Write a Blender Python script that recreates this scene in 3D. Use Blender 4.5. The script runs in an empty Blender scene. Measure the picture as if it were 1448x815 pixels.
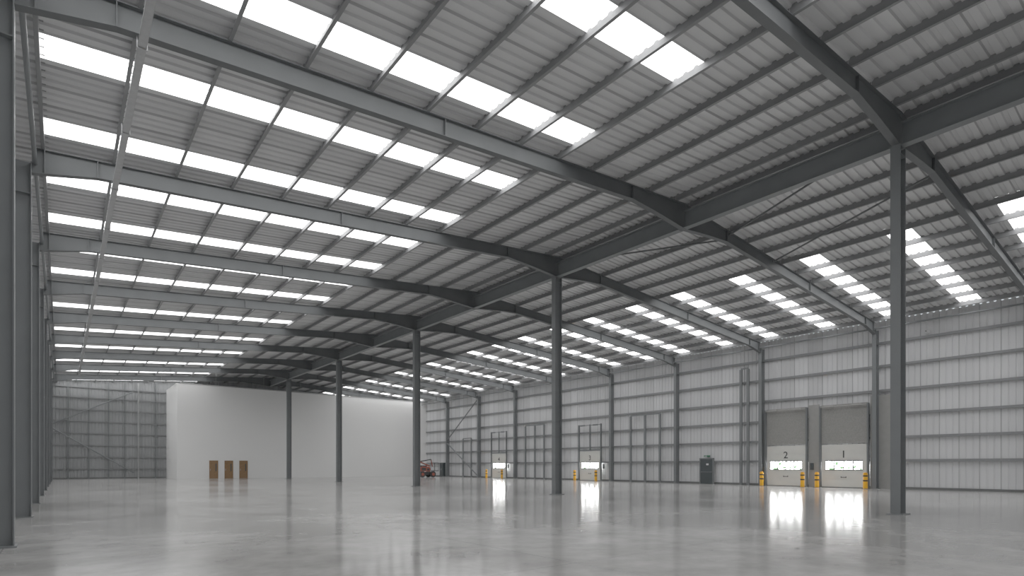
import bpy, math, random
from mathutils import Vector
random.seed(4)
S=bpy.context.scene
COL=S.collection
try:
    S.view_settings.view_transform='Standard'
    S.view_settings.gamma=1.55
except Exception: pass

# ---------------------------------------------------------------- materials
def newmat(name):
    m=bpy.data.materials.new(name); m.use_nodes=True
    nt=m.node_tree; b=nt.nodes['Principled BSDF']
    return m,nt,b
def mat(name,col,rough=.5,metal=0.,var=.08,scale=3.,emis=None,es=0.,spec=.5,col2=None):
    m,nt,b=newmat(name)
    tc=nt.nodes.new('ShaderNodeTexCoord')
    n=nt.nodes.new('ShaderNodeTexNoise'); n.inputs['Scale'].default_value=scale; n.inputs['Detail'].default_value=4
    nt.links.new(tc.outputs['Object'],n.inputs['Vector'])
    r=nt.nodes.new('ShaderNodeValToRGB')
    r.color_ramp.elements[0].position=.3; r.color_ramp.elements[1].position=.7
    if col2: r.color_ramp.elements[0].position=.42; r.color_ramp.elements[1].position=.56
    r.color_ramp.elements[0].color=(*[c*(1-var) for c in col],1)
    r.color_ramp.elements[1].color=(*[min(1,c*(1+var)) for c in (col2 or col)],1)
    nt.links.new(n.outputs['Fac'],r.inputs['Fac'])
    nt.links.new(r.outputs['Color'],b.inputs['Base Color'])
    b.inputs['Roughness'].default_value=rough; b.inputs['Metallic'].default_value=metal
    b.inputs['Specular IOR Level'].default_value=spec
    if emis:
        if col2: nt.links.new(r.outputs['Color'],b.inputs['Emission Color'])
        else: b.inputs['Emission Color'].default_value=(*emis,1)
        b.inputs['Emission Strength'].default_value=es
    return m
M_steel=mat('painted_steel_grey',(.125,.135,.139),.5,0,.06,1.5,spec=.35)
M_raft=mat('painted_steel_rafter',(.085,.091,.094),.55,0,.06,1.5,spec=.22)
M_purlin=mat('galvanised_purlin',(.18,.183,.187),.5,.0,.1,2.,spec=.3)
M_galv=mat('galvanised_bright',(.36,.365,.37),.4,.3,.1,6.)
M_rail=mat('wall_rail_galv',(.17,.175,.18),.5,.1,.08,2.)
M_white=mat('white_painted_partition',(.80,.80,.79),.75,0,.012,.3)
M_leaf=mat('door_leaf_offwhite',(.58,.58,.54),.45,0,.03,2.)
M_frame=mat('door_window_frame_grey',(.10,.10,.095),.5,0,.03,2.)
M_lining=mat('lining_grey',(.22,.217,.205),.8,0,.16,14.)
M_lining2=mat('lining_post_grey',(.24,.237,.227),.7,0,.06,3.)
M_black=mat('black_rubber',(.008,.008,.008),.6,0,.1,5.)
M_yellow=mat('safety_yellow',(.90,.38,.0),.45,0,.05,5.)
M_wood=mat('oak_veneer',(.19,.095,.032),.5,0,.2,9.)
M_darkdoor=mat('dark_grey_door',(.022,.03,.033),.45,0,.05,3.)
M_red=mat('red_machine_paint',(.24,.03,.008),.5,0,.25,5.)
M_kerb=mat('kerb_grey',(.09,.093,.093),.7,0,.1,3.)
M_green=mat('green_sign',(.005,.12,.045),.5,0,.02,3.)
M_signwhite=mat('sign_white',(.7,.7,.7),.5,0,.02,3.)
M_glass=mat('daylight_glazing',(.008,.020,.007),.2,0,.0,3.6,emis=(.86,.97,.92),es=28.,col2=(1,1,1))
M_sky=mat('translucent_rooflight',(.8,.8,.8),.5,0,.02,2.,emis=(1,1,1),es=3.25)

def sheetmat(name,col,axis,pitch,dark=.88,rough=.5,lo=.92,hi=1.05):
    """coated sheet with slight tone differences from sheet to sheet and lap joints"""
    m,nt,b=newmat(name)
    g=nt.nodes.new('ShaderNodeNewGeometry'); sx=nt.nodes.new('ShaderNodeSeparateXYZ')
    nt.links.new(g.outputs['Position'],sx.inputs[0])
    dv=nt.nodes.new('ShaderNodeMath'); dv.operation='DIVIDE'; dv.inputs[1].default_value=pitch
    nt.links.new(sx.outputs[axis],dv.inputs[0])
    fl=nt.nodes.new('ShaderNodeMath'); fl.operation='FLOOR'; nt.links.new(dv.outputs[0],fl.inputs[0])
    wn=nt.nodes.new('ShaderNodeTexWhiteNoise'); wn.noise_dimensions='1D'; nt.links.new(fl.outputs[0],wn.inputs['W'])
    fr=nt.nodes.new('ShaderNodeMath'); fr.operation='FRACT'; nt.links.new(dv.outputs[0],fr.inputs[0])
    lt=nt.nodes.new('ShaderNodeMath'); lt.operation='LESS_THAN'; lt.inputs[1].default_value=.035
    nt.links.new(fr.outputs[0],lt.inputs[0])
    mr=nt.nodes.new('ShaderNodeMapRange'); mr.inputs['To Min'].default_value=lo; mr.inputs['To Max'].default_value=hi
    nt.links.new(wn.outputs['Value'],mr.inputs['Value'])
    ml=nt.nodes.new('ShaderNodeMath'); ml.operation='MULTIPLY_ADD'; ml.inputs[1].default_value=-(1-dark); ml.inputs[2].default_value=1.
    nt.links.new(lt.outputs[0],ml.inputs[0])
    m2=nt.nodes.new('ShaderNodeMath'); m2.operation='MULTIPLY'
    nt.links.new(mr.outputs[0],m2.inputs[0]); nt.links.new(ml.outputs[0],m2.inputs[1])
    vs=nt.nodes.new('ShaderNodeVectorMath'); vs.operation='SCALE'; vs.inputs[0].default_value=col
    nt.links.new(m2.outputs[0],vs.inputs['Scale']); nt.links.new(vs.outputs[0],b.inputs['Base Color'])
    b.inputs['Roughness'].default_value=rough
    return m
M_ceil=sheetmat('roof_liner_sheet',(.60,.603,.607),'Y',1.0,.68)
M_wallR=sheetmat('wall_liner_sheet',(.61,.616,.626),'Y',1.0,.60,lo=.86,hi=1.08)
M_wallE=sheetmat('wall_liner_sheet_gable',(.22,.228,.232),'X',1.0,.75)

def floormat():
    m,nt,b=newmat('polished_concrete')
    g=nt.nodes.new('ShaderNodeNewGeometry')
    def noise(sc,det,rough=.5,dist=0):
        n=nt.nodes.new('ShaderNodeTexNoise'); n.inputs['Scale'].default_value=sc; n.inputs['Detail'].default_value=det
        n.inputs['Roughness'].default_value=rough; n.inputs['Distortion'].default_value=dist
        nt.links.new(g.outputs['Position'],n.inputs['Vector']); return n
    n1=noise(.20,7,.62,.4); n2=noise(1.3,8,.65)
    r=nt.nodes.new('ShaderNodeValToRGB'); e=r.color_ramp.elements
    e[0].position=.36; e[0].color=(.28,.274,.262,1); e[1].position=.62; e[1].color=(.49,.485,.473,1)
    nt.links.new(n1.outputs['Fac'],r.inputs['Fac'])
    r2=nt.nodes.new('ShaderNodeMapRange'); r2.inputs['From Min'].default_value=.3; r2.inputs['From Max'].default_value=.7
    r2.inputs['To Min'].default_value=.72; r2.inputs['To Max'].default_value=1.16
    nt.links.new(n2.outputs['Fac'],r2.inputs['Value'])
    sx=nt.nodes.new('ShaderNodeSeparateXYZ'); nt.links.new(g.outputs['Position'],sx.inputs[0])
    outs=[]
    for ax,p,o in (('X',7.25,20.9),('Y',7.75,6.4)):
        a=nt.nodes.new('ShaderNodeMath'); a.operation='SUBTRACT'; a.inputs[1].default_value=o-100*p-.011
        nt.links.new(sx.outputs[ax],a.inputs[0])
        mo=nt.nodes.new('ShaderNodeMath'); mo.operation='MODULO'; mo.inputs[1].default_value=p
        nt.links.new(a.outputs[0],mo.inputs[0])
        l=nt.nodes.new('ShaderNodeMath'); l.operation='LESS_THAN'; l.inputs[1].default_value=.02
        nt.links.new(mo.outputs[0],l.inputs[0]); outs.append(l)
    mx=nt.nodes.new('ShaderNodeMath'); mx.operation='MAXIMUM'
    nt.links.new(outs[0].outputs[0],mx.inputs[0]); nt.links.new(outs[1].outputs[0],mx.inputs[1])
    ml=nt.nodes.new('ShaderNodeMath'); ml.operation='MULTIPLY_ADD'; ml.inputs[1].default_value=-.4; ml.inputs[2].default_value=1
    nt.links.new(mx.outputs[0],ml.inputs[0])
    m2=nt.nodes.new('ShaderNodeMath'); m2.operation='MULTIPLY'
    nt.links.new(ml.outputs[0],m2.inputs[0]); nt.links.new(r2.outputs[0],m2.inputs[1])
    vs=nt.nodes.new('ShaderNodeVectorMath'); vs.operation='SCALE'
    nt.links.new(r.outputs['Color'],vs.inputs[0]); nt.links.new(m2.outputs[0],vs.inputs['Scale'])
    nt.links.new(vs.outputs[0],b.inputs['Base Color'])
    rr=nt.nodes.new('ShaderNodeMapRange'); rr.inputs['From Min'].default_value=.3; rr.inputs['From Max'].default_value=.7
    rr.inputs['To Min'].default_value=.12; rr.inputs['To Max'].default_value=.15
    nt.links.new(n1.outputs['Fac'],rr.inputs['Value']); nt.links.new(rr.outputs[0],b.inputs['Roughness'])
    return m
M_floor=floormat()

# ---------------------------------------------------------------- helpers
def mk(name,data,loc=(0,0,0),parent=None,label=None,cat=None,group=None,kind=None,rot=None,scale=None):
    o=bpy.data.objects.new(name,data); COL.objects.link(o)
    o.location=loc
    if rot: o.rotation_euler=rot
    if scale: o.scale=scale
    if parent: o.parent=parent
    if label: o['label']=label
    if cat and not parent: o['category']=cat
    if group: o['group']=group
    if kind: o['kind']=kind
    return o
def md(name,verts,faces,m,smooth=False):
    me=bpy.data.meshes.new(name); me.from_pydata([tuple(v) for v in verts],[],faces)
    me.materials.append(m)
    if smooth:
        for p in me.polygons: p.use_smooth=True
    me.update(); return me
def boxes(bs):
    V=[];F=[]
    for (x0,x1,y0,y1,z0,z1) in bs:
        n=len(V)
        V+=[(x0,y0,z0),(x1,y0,z0),(x1,y1,z0),(x0,y1,z0),(x0,y0,z1),(x1,y0,z1),(x1,y1,z1),(x0,y1,z1)]
        F+=[(n,n+3,n+2,n+1),(n+4,n+5,n+6,n+7),(n,n+1,n+5,n+4),(n+1,n+2,n+6,n+5),(n+2,n+3,n+7,n+6),(n+3,n,n+4,n+7)]
    return V,F
def bm_(name,bs,m): 
    v,f=boxes(bs); return md(name,v,f,m)
def tube(p0,p1,r,n=10):
    p0=Vector(p0);p1=Vector(p1);d=(p1-p0).normalized()
    a=d.orthogonal().normalized();b=d.cross(a)
    V=[];F=[]
    for p in (p0,p1):
        for i in range(n):
            t=2*math.pi*i/n; V.append(p+a*r*math.cos(t)+b*r*math.sin(t))
    for i in range(n): F.append((i,(i+1)%n,n+(i+1)%n,n+i))
    F.append(tuple(range(n-1,-1,-1))); F.append(tuple(range(n,2*n)))
    return V,F
def merge(*parts):
    V=[];F=[]
    for v,f in parts:
        n=len(V); V+=list(v); F+=[tuple(i+n for i in ff) for ff in f]
    return V,F
def prism(profile,axis,a0,a1):
    n=len(profile);V=[]
    for a in (a0,a1):
        for (u,w) in profile:
            V.append({'x':(a,u,w),'y':(u,a,w),'z':(u,w,a)}[axis])
    F=[(i,(i+1)%n,n+(i+1)%n,n+i) for i in range(n)]+[tuple(range(n-1,-1,-1)),tuple(range(n,2*n))]
    return V,F

# ---------------------------------------------------------------- layout (x across span, y along building)
RX=20.9; SL=.079; HS=22.4
XL=RX-HS; XR=RX+HS                    # -1.5 / 43.3
FR=[-1.3,6.4,14.4,22.3,30.1,37.7,45.3,52.9,60.5,68.2,75.8]
Y0=-9.3; Y1=83.3
ZS=13.07
def zsheet(x): return ZS-SL*abs(x-RX)
RB=12.27
def zraf(x): return RB-SL*abs(x-RX)

# floor
v,f=boxes([(XL-.3,XR+.3,Y0-.3,Y1+.3,-.25,0)])
mk('floor',md('floor',v,f,M_floor),kind='structure',label='polished grey concrete warehouse floor slab with saw cut joints')

# skylight bands
P=1/3; NP=3
bays=[(Y0,FR[0])]+[(FR[i],FR[i+1]) for i in range(len(FR)-1)]+[(FR[-1],Y1)]
bands=[]
for a,b in bays:
    for q in (.34,.85):
        c=a+(b-a)*q
        s=round((c-NP/2*P-Y0)/P)
        bands.append((Y0+s*P,Y0+(s+NP)*P))
PUS={-1:[.5,2.2,3.9,5.6]+[7.3+1.75*k for k in range(9)],1:[.5,2.1,3.7,5.3]+[6.9+1.8*k for k in range(9)]}
SK={-1:(7.3,21.3),1:(8.7,21.3)}
RH=.055
def prof():
    pts=[]
    n=int(round((Y1-Y0)/P))
    for i in range(n):
        s=Y0+i*P
        pts+=[(s,0),(s+.17,0),(s+.20,RH),(s+.303,RH)]
    pts.append((Y0+n*P,0)); return pts
PR=prof()
def inband(ya,yb):
    for a,b in bands:
        if ya>=a-1e-4 and yb<=b+1e-4: return True
    return False
def ceil_side(sg):
    V=[];F=[]
    us=[0,SK[sg][0],SK[sg][1],HS+.05]
    for k in range(3):
        base=len(V)
        for (y,h) in PR:
            for u in (us[k],us[k+1]):
                x=RX+sg*u; V.append((x,y,ZS-SL*u+h))
        for i in range(len(PR)-1):
            if k==1 and inband(PR[i][0],PR[i+1][0]): continue
            a=base+2*i; F.append((a,a+1,a+3,a+2))
    return V,F
v,f=merge(ceil_side(-1),ceil_side(1))
mk('ceiling',md('ceiling',v,f,M_ceil),kind='structure',label='grey ribbed metal roof liner sheeting on shallow pitch')
def skymesh(sg):
    V=[];F=[];pts=[]
    for i in range(NP):
        s=i*P; pts+=[(s,0),(s+.17,0),(s+.20,RH),(s+.303,RH)]
    pts.append((NP*P,0))
    for (y,h) in pts:
        for u in SK[sg]:
            V.append((sg*(u-SK[sg][0]),y-NP/2*P,-SL*(u-SK[sg][0])+h))
    for i in range(len(pts)-1):
        a=2*i; F.append((a,a+1,a+3,a+2))
    return md('skylight',V,F,M_sky)
wn_=0
for sg in (-1,1):
    me=skymesh(sg)
    for a,b in bands:
        wn_+=1
        x=RX+sg*SK[sg][0]
        mk('window_%d'%wn_,me,(x,(a+b)/2,ZS-SL*SK[sg][0]),label='long white translucent skylight strip set in the roof slope',cat='skylight',group='roof skylights',kind='structure')

# ---------------------------------------------------------------- walls
RIB=((0,0),(.23,0),(.255,.032),(.308,.032))
def ribwall_x(x,ya,yb,nx):
    V=[];F=[];pts=[];y=ya
    while y<yb-1e-3:
        for (s,h) in RIB:
            if y+s<yb: pts.append((y+s,h))
        y+=P
    pts.append((yb,0))
    for (yy,h) in pts:
        V.append((x-nx*h,yy,0)); V.append((x-nx*h,yy,zsheet(x)+.02))
    for i in range(len(pts)-1):
        a=2*i;F.append((a,a+2,a+3,a+1))
    return V,F
v,f=ribwall_x(XR,Y0,Y1,-1); mk('wall_right',md('wall_right',v,f,M_wallR),kind='structure',label='light grey ribbed metal wall cladding')
v,f=ribwall_x(XL,Y0,Y1,1); mk('wall_left',md('wall_left',v,f,M_wallR),kind='structure',label='light grey ribbed metal wall cladding')
def gable(y,ny):
    V=[];F=[];pts=[];x=XL
    while x<XR-1e-3:
        for (s,h) in RIB:
            if x+s<XR: pts.append((x+s,h))
        x+=P
    pts.append((RX,0));pts.append((XR,0)); pts=sorted(set(pts))
    for (xx,h) in pts:
        V.append((xx,y-ny*h,0)); V.append((xx,y-ny*h,zsheet(xx)+.02))
    for i in range(len(pts)-1):
        a=2*i;F.append((a,a+2,a+3,a+1))
    return V,F
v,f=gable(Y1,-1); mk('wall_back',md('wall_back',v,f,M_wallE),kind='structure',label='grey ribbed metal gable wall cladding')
v,f=gable(Y0,1); mk('wall_front',md('wall_front',v,f,M_wallR),kind='structure',label='light grey ribbed metal gable wall cladding')
BX=10.4; BY=74.9; BH=11.15
mk('wall_partition',bm_('wall_partition',[(BX,XR-.02,BY,BY+.15,0,BH),(BX,BX+.15,BY+.15,Y1-.03,0,BH)],M_white),kind='structure',label='plain white painted partition wall of inner office block')
mk('baseboard_right',bm_('baseboard_right',[(XR-.10,XR-.03,Y0,BY-.02,0,.16)],M_kerb),kind='structure')
mk('baseboard_back',bm_('baseboard_back',[(XL+.02,BX-.02,Y1-.10,Y1-.03,0,.16)],M_kerb),kind='structure')
mk('trim_1',bm_('trim_1',[(BX+.2,XR-.2,BY-.03,BY-.002,BH-.12,BH)],M_white),kind='structure',label='white capping trim on top of partition wall')

# ---------------------------------------------------------------- steel columns
def icol(h,dep,wid,tf=.022,tw=.016):
    return boxes([(-dep/2,-dep/2+tf,-wid/2,wid/2,0,h),(dep/2-tf,dep/2,-wid/2,wid/2,0,h),(-dep/2+tf,dep/2-tf,-tw/2,tw/2,0,h)])
def column(x,y,h,label,group,me,bp,st):
    c=mk('steel_column',me,(x,y,.03),label=label,cat='column',group=group)
    mk('base_plate',bp,(0,0,-.03),parent=c)
    mk('stiffener',st,(0,0,0),parent=c)
HC=11.72
meC=md('steel_column',*icol(HC-.03,.50,.28),M_steel)
bpC=bm_('base_plate',[(-.34,.34,-.24,.24,0,.03)],M_steel)
bpE=bm_('base_plate',[(-.32,.25,-.2,.2,0,.03)],M_steel)
stC=bm_('stiffener',[(-.228,.228,-.135,-.01,HC-.33,HC-.31),(-.228,.228,.01,.135,HC-.33,HC-.31)],M_steel)
for y in (6.4,22.3,37.7,52.9,68.2):
    column(RX,y,HC,'tall dark grey steel column under the ridge beam','ridge columns',meC,bpC,stC)
HE=zraf(RX+21.6)+.1
meE=md('steel_column',*icol(HE-.03,.50,.25),M_steel)
stE=bm_('stiffener',[(-.228,.228,-.12,-.01,HE-1.0,HE-.98),(-.228,.228,.01,.12,HE-1.0,HE-.98)],M_steel)
for y in FR[:-1]:
    column(RX+21.85,y,HE,'dark grey steel portal column against the clad side wall','side wall columns',meE,bpE,stE)
meL=md('steel_column',*icol(HE-.03,.60,.28),M_steel)
stL=bm_('stiffener',[(-.278,.278,-.135,-.01,HE-1.0,HE-.98),(-.278,.278,.01,.135,HE-1.0,HE-.98)],M_steel)
for y in FR[1:]:
    column(-1.0,y,HE,'dark grey steel portal column against the clad side wall','side wall columns',meL,bpC,stL)

# ---------------------------------------------------------------- rafters
def rafter_mesh():
    U=21.6
    FW=.11;TF=.02;TW=.008
    V=[];F=[]
    def strip(xs,zb,zt,hw):
        n0=len(V)
        for x,b,t in zip(xs,zb,zt):
            V.extend([(x,-hw,b),(x,hw,b),(x,hw,t),(x,-hw,t)])
        n=len(xs)
        for i in range(n-1):
            a=n0+4*i;c=a+4
            for k in range(4):
                F.append((a+k,a+(k+1)%4,c+(k+1)%4,c+k))
        F.append((n0+3,n0+2,n0+1,n0)); e=n0+4*(n-1); F.append((e,e+1,e+2,e+3))
    def extra(u):
        e=0
        if u<3.4: e=.55*(1-u/3.4)**1.15
        if u>U-1.6: e=.22*(u-(U-1.6))/1.6
        return e
    us=[0,.6,1.3,2.2,3.4,U-1.6,U]
    xs=[-u for u in us[::-1]]+us[1:]
    top=[RB+.55-SL*abs(x) for x in xs]
    bot=[RB-SL*abs(x)-extra(abs(x)) for x in xs]
    strip(xs,[t-TF for t in top],top,FW)
    strip(xs,bot,[b+TF for b in bot],FW)
    strip(xs,[b+TF for b in bot],[t-TF for t in top],TW)
    for sg in (-1,1):
        for u in (3.4,U-1.6,U-.3,12.):
            x=sg*u; b=RB-SL*u-extra(u)+TF; t=RB+.55-SL*u-TF
            strip([x-.012,x+.012],[b,b],[t,t],FW*.92)
    return md('roof_rafter',V,F,M_raft)
meR=rafter_mesh()
fbm={}
for y in FR:
    r=mk('roof_rafter',meR,(RX,y,0),label='grey haunched steel portal rafter spanning the shed',cat='rafter',group='portal rafters')
    for sg in (-1,1):
        for u in PUS[sg][2:-1:3]:
            k=(sg,u)
            if k not in fbm:
                z0=RB-SL*u+.04; z1=RB+.55-SL*u+.05
                fbm[k]=md('fly_brace',*tube((sg*u,.09,z0),(sg*u,.45,z1),.016,6),M_raft)
            if 6<y<40: mk('fly_brace',fbm[k],(0,0,0),parent=r)
# ridge beams
RBT=12.45; RBB=11.72
for i in range(len(FR)-1):
    a,b=FR[i]+.13,FR[i+1]-.13; L=b-a
    V,F=boxes([(-.14,.14,-L/2,L/2,RBB,RBB+.025),(-.14,.14,-L/2,L/2,RBT-.025,RBT),(-.009,.009,-L/2,L/2,RBB+.025,RBT-.025)])
    mk('ridge_beam',md('ridge_beam',V,F,M_steel),(RX,(a+b)/2,0),label='deep dark grey steel ridge beam between frames',cat='beam',group='ridge beams')
# purlins (Z section), tops tight up into the sheet profile
def zprof(h=.25,w=.085,t=.006):
    return [(-w,0),(t/2,0),(t/2,h-t),(w,h-t),(w,h),(-t/2,h),(-t/2,t),(-w,t)]
V,F=prism(zprof(h=.25+RH),'y',-.5,.5); meP=md('roof_purlin',V,F,M_purlin)
for i in range(len(FR)):
    a=FR[i]; b=FR[i+1] if i+1<len(FR) else Y1-.04
    for sg in (-1,1):
        for u in PUS[sg]:
            x=RX+sg*u
            mk('roof_purlin',meP,(x,(a+b)/2,zsheet(x)-.253),scale=(1,b-a-.01,1),label='galvanised Z section steel roof purlin above rafters',cat='purlin',group='roof purlins')
def rod(name,p0,p1,r,m,label,cat,group=None,n=10):
    p0=Vector(p0);p1=Vector(p1);c=(p0+p1)/2
    V,F=tube(p0-c,p1-c,r,n)
    return mk(name,md(name,V,F,m,smooth=False),c,label=label,cat=cat,group=group)
for i in range(len(FR)-1):
    for x in (RX+21.45,-.62):
        if x<0 and FR[i]<6: continue
        ye=FR[i+1]-.01
        if x>0 and ye>BY: ye=BY-.03
        rod('eaves_strut',(x,FR[i]+.01,10.68),(x,ye,10.68),.055,M_steel,'round steel eaves strut tied between portal frames','strut','eaves struts')
def zb(x): return zraf(x)+.30
for (xa,ya,xb,yb) in ((21.3,6.7,24.3,14.2),(25.0,6.6,28.4,14.2),(21.2,22.1,24.6,14.6)):
    rod('roof_brace',(xa,ya,zb(xa)),(xb,yb,zb(xb)),.04,M_raft,'thin round steel wind bracing tube between rafters','brace','roof braces')

# wall rails
RZ=[1.9,3.45,5.0,6.6,8.25,9.8]
V,F=prism([(0,0),(.16,0),(.16,.01),(.01,.01),(.01,.15),(.16,.15),(.16,.16),(0,.16)],'y',-.5,.5); meW=md('wall_rail',V,F,M_rail)
for i in range(len(FR)-1):
    a,b=FR[i],FR[i+1]
    if b>BY: b=BY-.02
    for z in RZ:
        mk('wall_rail',meW,(XR-.20,(a+b)/2,z-.08),scale=(1,b-a-.01,1),label='horizontal galvanised cladding rail on side wall',cat='rail',group='side wall rails')
V,F=boxes([(-5.9,5.88,-.16,-.03,-.07,.07)]); meG=md('wall_rail',V,F,M_rail)
for z in [1.2,2.6,4.0,5.4,6.8,8.2,9.6,10.8]:
    mk('wall_rail',meG,(XL+5.95,Y1,z),label='horizontal cladding rail on gable wall',cat='rail',group='gable wall rails')
for x,m,w_ in ((.6,M_steel,.1),(2.5,M_steel,.1),(4.4,M_steel,.1),(6.0,M_steel,.1),(7.4,M_galv,.24),(9.2,M_steel,.1)):
    h=zsheet(x)-.3
    V,F=icol(h,.14,w_); mk('gable_post',md('gable_post',V,F,m),(x,Y1-.28,0),label='slender steel gable post against the clad wall',cat='post',group='gable posts')
rod('wall_brace',(-.9,Y1-.45,6.3),(6.9,Y1-.45,10.6),.07,M_steel,'diagonal steel bracing tube on gable wall','brace','wall braces')
rod('wall_brace',(-.9,Y1-.45,5.9),(6.9,Y1-.45,.7),.07,M_steel,'diagonal steel bracing tube on gable wall','brace','wall braces')
xb=XR-.33-.35
rod('wall_brace',(xb,68.0,5.2),(xb,60.7,10.2),.08,M_steel,'diagonal steel bracing tube on side wall','brace','wall braces')
rod('wall_brace',(xb,68.0,4.7),(xb,60.7,.3),.08,M_steel,'diagonal steel bracing tube on side wall','brace','wall braces')

# ---------------------------------------------------------------- cable tray
TZ=zraf(1.35)-.12
def tray(L,w=.075):
    return boxes([(-w,w,-L/2,L/2,0,.008),(-w-.005,-w+.003,-L/2,L/2,0,.06),(w-.003,w+.005,-L/2,L/2,0,.06)])
yA,yB=-1,70.38
L=yB-yA
o=mk('cable_tray',md('cable_tray',*tray(L),M_galv),(1.35,(yA+yB)/2,TZ-.1),label='long galvanised cable tray slung below the rafters',cat='cable tray',group='cable trays')
hb=bm_('hanger_bracket',[(-.10,.10,-.02,.02,-.03,0),(-.10,-.085,-.02,.02,0,.22),(.085,.10,-.02,.02,0,.22)],M_galv)
for y in FR[:-1]+[FR[i]+(FR[i+1]-FR[i])*.5 for i in range(0,9)]:
    mk('hanger_bracket',hb,(0,y-(yA+yB)/2,0),parent=o)
o=mk('cable_tray',md('cable_tray',*tray(40.6,.06),M_galv),(1.35+20.3,70.5,TZ-.1),rot=(0,0,math.pi/2),label='galvanised cable tray crossing below the roof',cat='cable tray',group='cable trays')
for sg in (-1,1):
    for u in PUS[sg][1::3]:
        x=RX+sg*u; dy=-(x-21.65)
        mk('drop_rod',md('drop_rod',*tube((0,dy,.01),(0,dy,zsheet(x)-.25-(TZ-.1)),.008,5),M_galv),parent=o)

# ---------------------------------------------------------------- text
def textmesh(s,size,m,name='number'):
    cu=bpy.data.curves.new('t','FONT'); cu.body=s; cu.size=size; cu.extrude=.004; cu.align_x='CENTER'; cu.offset=.008
    to=bpy.data.objects.new('t',cu); COL.objects.link(to)
    dg=bpy.context.evaluated_depsgraph_get(); me=bpy.data.meshes.new_from_object(to.evaluated_get(dg))
    bpy.data.objects.remove(to)
    vs=[(-v.co.z,-v.co.x,v.co.y) for v in me.vertices]; fs=[tuple(p.vertices) for p in me.polygons]
    return md(name,vs,fs,m)

# ---------------------------------------------------------------- dock doors
WX=XR-.30
def dock(n,yc,num,lined):
    W=3.0; H=3.05; hw=W/2
    root=mk('door_%d'%n,None,(WX,yc,0),kind='structure',label='white sectional loading dock door numbered %s with a glazed strip'%num,cat='door',group='loading dock doors')
    sec=[(0,.60),(.615,1.20),(1.96,2.44),(2.455,H)]
    bs=[(-.07,-.02,-hw+.05,hw-.05,a,b) for a,b in sec]
    bs+=[(-.07,-.02,-hw+.05,-hw+.28,1.215,1.945),(-.07,-.02,hw-.28,hw-.05,1.215,1.945),(-.05,-.03,-hw+.05,hw-.05,.59,.62),(-.05,-.03,-hw+.05,hw-.05,2.43,2.46),
         (-.05,-.03,-hw+.06,hw-.06,1.19,1.23),(-.05,-.03,-hw+.06,hw-.06,1.93,1.97)]
    leaf=mk('door_leaf',bm_('door_leaf',bs,M_leaf),parent=root)
    mk('bottom_seal',bm_('bottom_seal',[(-.075,-.015,-hw+.05,hw-.05,0,.05)],M_black),(-.003,0,0),parent=leaf)
    w=(W-.56); n4=4
    fb=[(-.075,-.03,-w/2,w/2,1.22,1.29),(-.075,-.03,-w/2,w/2,1.86,1.94)]
    for k in range(n4+1):
        a=-w/2+k*w/n4; fb.append((-.075,-.03,max(-w/2,a-.04),min(w/2,a+.04),1.29,1.86))
    mk('window_frame',bm_('window_frame',fb,M_frame),parent=leaf)
    for k in range(n4):
        a=-w/2+k*w/n4+.04; b=a+w/n4-.08
        mk('window_pane',bm_('window_pane',[(-.055,-.04,a,b,1.29,1.86)],M_glass),parent=leaf)
    mk('handle',bm_('handle',[(-.10,-.07,-.18,.18,.72,.76),(-.10,-.07,-.18,-.14,.70,.80),(-.10,-.07,.14,.18,.70,.80)],M_black),parent=leaf)
    mk('door_number',textmesh(num,.72,M_black,'door_number'),(-.075,0,2.12),parent=leaf)
    T=5.85
    for s in (-1,1):
        mk('guide_track',bm_('guide_track',[(-.16,.0,s*(hw+.05)-.06,s*(hw+.05)+.06,0,T),(-.20,-.16,s*(hw+.07)-.03,s*(hw+.07)+.03,0,T)],M_steel),parent=root)
    V,F=tube((-.22,-hw,T-.1),(-.22,hw,T-.1),.04)
    V2,F2=tube((-.22,-hw+.3,T-.1),(-.22,-hw+.9,T-.1),.08); V3,F3=tube((-.22,hw-.9,T-.1),(-.22,hw-.3,T-.1),.08)
    mk('spring_shaft',md('spring_shaft',*merge((V,F),(V2,F2),(V3,F3)),M_lining2 if lined else M_steel),parent=root)
    if lined:
        mk('upper_lining',bm_('upper_lining',[(-.03,0,-hw,hw,H+.08,T+.05)]+[(-.045,-.03,-hw,hw,H+.3+.28*k,H+.34+.28*k) for k in range(9)],M_lining),parent=root)
    else:
        mk('header_beam',bm_('header_beam',[(-.12,0,-hw,hw,H+.05,H+.16),(-.12,0,-.04,.04,H+.16,T)],M_steel),parent=root)
    mk('control_box',bm_('control_box',[(-.22,-.16,-hw-.42,-hw-.18,1.25,1.75),(-.235,-.22,-hw-.34,-hw-.26,1.5,1.6)],M_darkdoor),(.1,-.12,0),parent=root)
dock(1,16.45,'1',True); dock(2,20.5,'2',True); dock(3,40.8,'3',False); dock(4,56.4,'4',False)
def lin(y0,y1,z1):
    mk('dock_lining_panel',bm_('dock_lining_panel',[(.0,.05,y0,y1,0,z1),(-.005,.0,y0,y0+.06,0,z1),(-.005,.0,y1-.06,y1,0,z1)],M_lining2),(WX+.012,0,0),
       label='grey lining panel beside the loading dock doors',cat='panel',group='dock lining panels')
lin(18.1,18.85,6.0); lin(13.4,14.8,6.3)
def bollard(x,y):
    r=mk('safety_bollard',md('safety_bollard',*merge(tube((0,0,.02),(0,0,1.05),.14,20),tube((0,0,1.05),(0,0,1.10),.10,20)),M_yellow,smooth=False),(x,y,0),label='yellow steel safety bollard with black bands',cat='bollard',group='dock bollards')
    for z in (.5,.82):
        mk('black_band',md('black_band',*tube((0,0,z),(0,0,z+.10),.144,20),M_black),parent=r)
    mk('base_plate',bm_('base_plate',[(-.19,.19,-.19,.19,0,.02)],M_black),parent=r)
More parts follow.
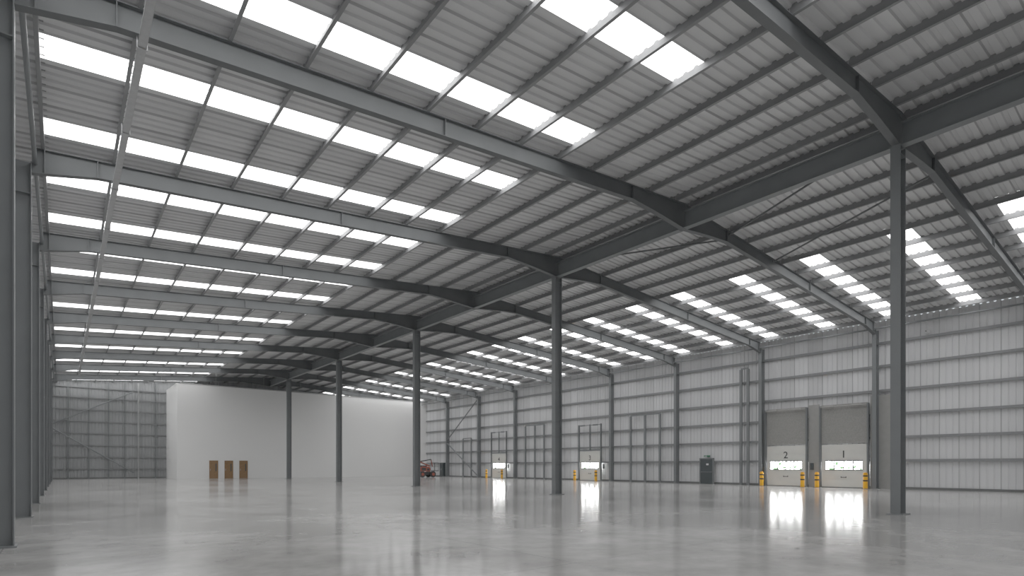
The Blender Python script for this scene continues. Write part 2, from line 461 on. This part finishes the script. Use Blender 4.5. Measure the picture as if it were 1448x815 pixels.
for y in (14.75,17.85,18.85,21.9,39.1,42.1,54.6,57.8): bollard(42.0,y)

# trimmer frames
def trimmer(ys,h,label,mid=True):
    a,b=min(ys),max(ys); c=(a+b)/2
    root=mk('trimmer_frame',None,(WX-.02,c,0),label=label,cat='frame',group='door trimmer frames')
    for y in ys:
        mk('upright',bm_('upright',[(-.14,.0,y-c-.10,y-c+.10,0,h)],M_steel),parent=root)
    mk('head_rail',bm_('head_rail',[(-.10,-.01,a-c,b-c,h,h+.12)],M_steel),parent=root)
trimmer((32.0,33.7,35.4),6.3,'dark grey steel framing for a future door opening')
trimmer((47.9,49.5,51.2),6.2,'dark grey steel framing for a future door opening')
trimmer((23.5,24.1),9.3,'dark grey pair of steel trimmer posts beside a column')
trimmer((62.5,64.5),5.2,'dark grey steel framing for a future door opening')
root=mk('door_5',None,(WX,27.25,0),kind='structure',label='dark grey steel personnel exit door with small sign',cat='door')
mk('door_frame',bm_('door_frame',[(-.06,.06,-.68,-.58,0,2.2),(-.06,.06,.58,.68,0,2.2),(-.06,.06,-.68,.68,2.12,2.2)],M_steel),parent=root)
mk('door_leaf',bm_('door_leaf',[(-.04,.02,-.58,.58,.01,2.12)],M_darkdoor),parent=root)
mk('push_bar',bm_('push_bar',[(-.10,-.06,-.5,.5,1.0,1.04),(-.07,-.04,-.5,-.46,.98,1.06),(-.07,-.04,.46,.5,.98,1.06)],M_steel),parent=root)
mk('door_sign',bm_('door_sign',[(-.05,-.041,-.2,.02,1.6,1.74)],M_signwhite),parent=root)
ex=mk('exit_sign',bm_('exit_sign',[(-.04,.3,-.2,.2,0,.14)],M_green),(WX-.07,27.25,2.3),label='small green emergency exit sign above the personnel door',cat='sign')
mk('arrow',md('arrow',[(-.045,-.02,.055),(-.045,.13,.055),(-.045,.13,.08),(-.045,-.02,.08),(-.045,-.02,.03),(-.045,-.09,.0675),(-.045,-.02,.105)],[(0,1,2,3),(4,6,5)],M_signwhite),parent=ex)

# wood doors in partition
for i,x in enumerate((14.2,15.85,17.5)):
    root=mk('door_%d'%(6+i),None,(x,BY-.01,0),kind='structure',label='oak veneered single door in the white partition',cat='door',group='wooden doors')
    mk('door_frame',bm_('door_frame',[(-.48,-.42,-.05,.0,0,2.18),(.42,.48,-.05,.0,0,2.18),(-.48,.48,-.05,.0,2.1,2.18)],M_wood),parent=root)
    lf=mk('door_leaf',bm_('door_leaf',[(-.42,.42,-.03,0,.01,2.1)],M_wood),parent=root)
    mk('vision_panel',bm_('vision_panel',[(.18,.30,-.035,-.03,.9,1.8)],M_darkdoor),parent=lf)
    mk('handle',bm_('handle',[(-.38,-.35,-.07,-.03,.95,1.2)],M_galv),parent=lf)

cam_=mk('security_camera',bm_('security_camera',[(-.25,.0,-.05,.05,-.05,.05),(0,.185,-.09,.09,-.09,.09)],M_signwhite),(XR-.18,11.6,10.1),label='small white security camera on the wall cladding',cat='camera')
V,F=tube((-.30,0,0),(-.25,0,0),.035); mk('lens',md('lens',V,F,M_black),parent=cam_)

# ---------------------------------------------------------------- boom lift
lx,ly=38.0,66.2
root=mk('boom_lift',None,(lx,ly,0),label='red self-propelled boom lift parked with its boom folded',cat='lift')
mk('chassis',bm_('chassis',[(-1.1,1.1,-.45,.45,.35,.75),(-1.25,-1.1,-.35,.35,.4,.65),(1.1,1.25,-.35,.35,.4,.65)],M_black),parent=root)
for sx in (-.8,.8):
    for sy in (-.62,.62):
        V,F=tube((sx,sy-.15,.42),(sx,sy+.15,.42),.42,20); w=mk('wheel',md('wheel',V,F,M_black),parent=root)
        s=-1 if sy<0 else 1
        V,F=tube((sx,sy+s*.15,.42),(sx,sy+s*.18,.42),.2,14); mk('wheel_hub',md('wheel_hub',V,F,M_red),parent=w)
V,F=prism([(-1.0,.8),(.5,.8),(.6,1.05),(.5,1.35),(.3,1.45),(-.6,1.45),(-1.0,1.3)],'y',-.4,.4)
mk('turret',md('turret',V,F,M_red),parent=root)
mk('engine_cover',bm_('engine_cover',[(-.75,-.1,-.42,-.40,.9,1.3),(.05,.4,-.42,-.40,.9,1.2),(-.7,.1,-.3,.3,1.45,1.6)],M_black),parent=root)
def beam(p0,p1,w,m,name):
    p0=Vector(p0);p1=Vector(p1);V,F=tube(p0,p1,w,4); mk(name,md(name,V,F,m),parent=root)
beam((.7,0,1.5),(-.9,0,2.1),.11,M_red,'lower_boom')
beam((-.9,0,2.1),(.9,0,2.4),.09,M_black,'upper_boom')
beam((.9,0,2.4),(1.1,0,1.4),.07,M_red,'jib')
bk=[]
for z in (.9,1.4,1.95):
    bk+=[(1.1,1.8,-.5,-.46,z,z+.04),(1.1,1.8,.46,.5,z,z+.04),(1.1,1.14,-.5,.5,z,z+.04),(1.76,1.8,-.5,.5,z,z+.04)]
for x in (1.1,1.76):
    for y in (-.5,.46): bk.append((x,x+.04,y,y+.04,.85,1.98))
bk.append((1.1,1.8,-.5,.5,.82,.87))
mk('basket',bm_('basket',bk,M_black),parent=root)
cb=mk('electrical_cabinet',bm_('electrical_cabinet',[(0,.35,-.5,.5,0,2.0),(-.02,0,-.47,-.01,.05,1.95),(-.02,0,.01,.47,.05,1.95)],M_darkdoor),(WX-.40,69.6,0),label='dark grey metal electrical cabinet against side wall',cat='cabinet')
mk('handle',bm_('handle',[(-.05,-.02,.03,.06,.9,1.15)],M_galv),parent=cb)

# ---------------------------------------------------------------- world, camera
w=bpy.data.worlds.new('world'); S.world=w; w.use_nodes=True
w.node_tree.nodes['Background'].inputs[0].default_value=(.8,.88,.95,1)
w.node_tree.nodes['Background'].inputs[1].default_value=1.
cd=bpy.data.cameras.new('camera'); cam=bpy.data.objects.new('camera',cd); COL.objects.link(cam)
cd.sensor_width=36; cd.lens=798/1448*36; cd.shift_y=251.5/1448; cd.clip_end=500; cd.clip_start=.05
cam.location=(0,0,1.55); cam.rotation_euler=(math.pi/2,0,-math.atan(637/798))
S.camera=cam
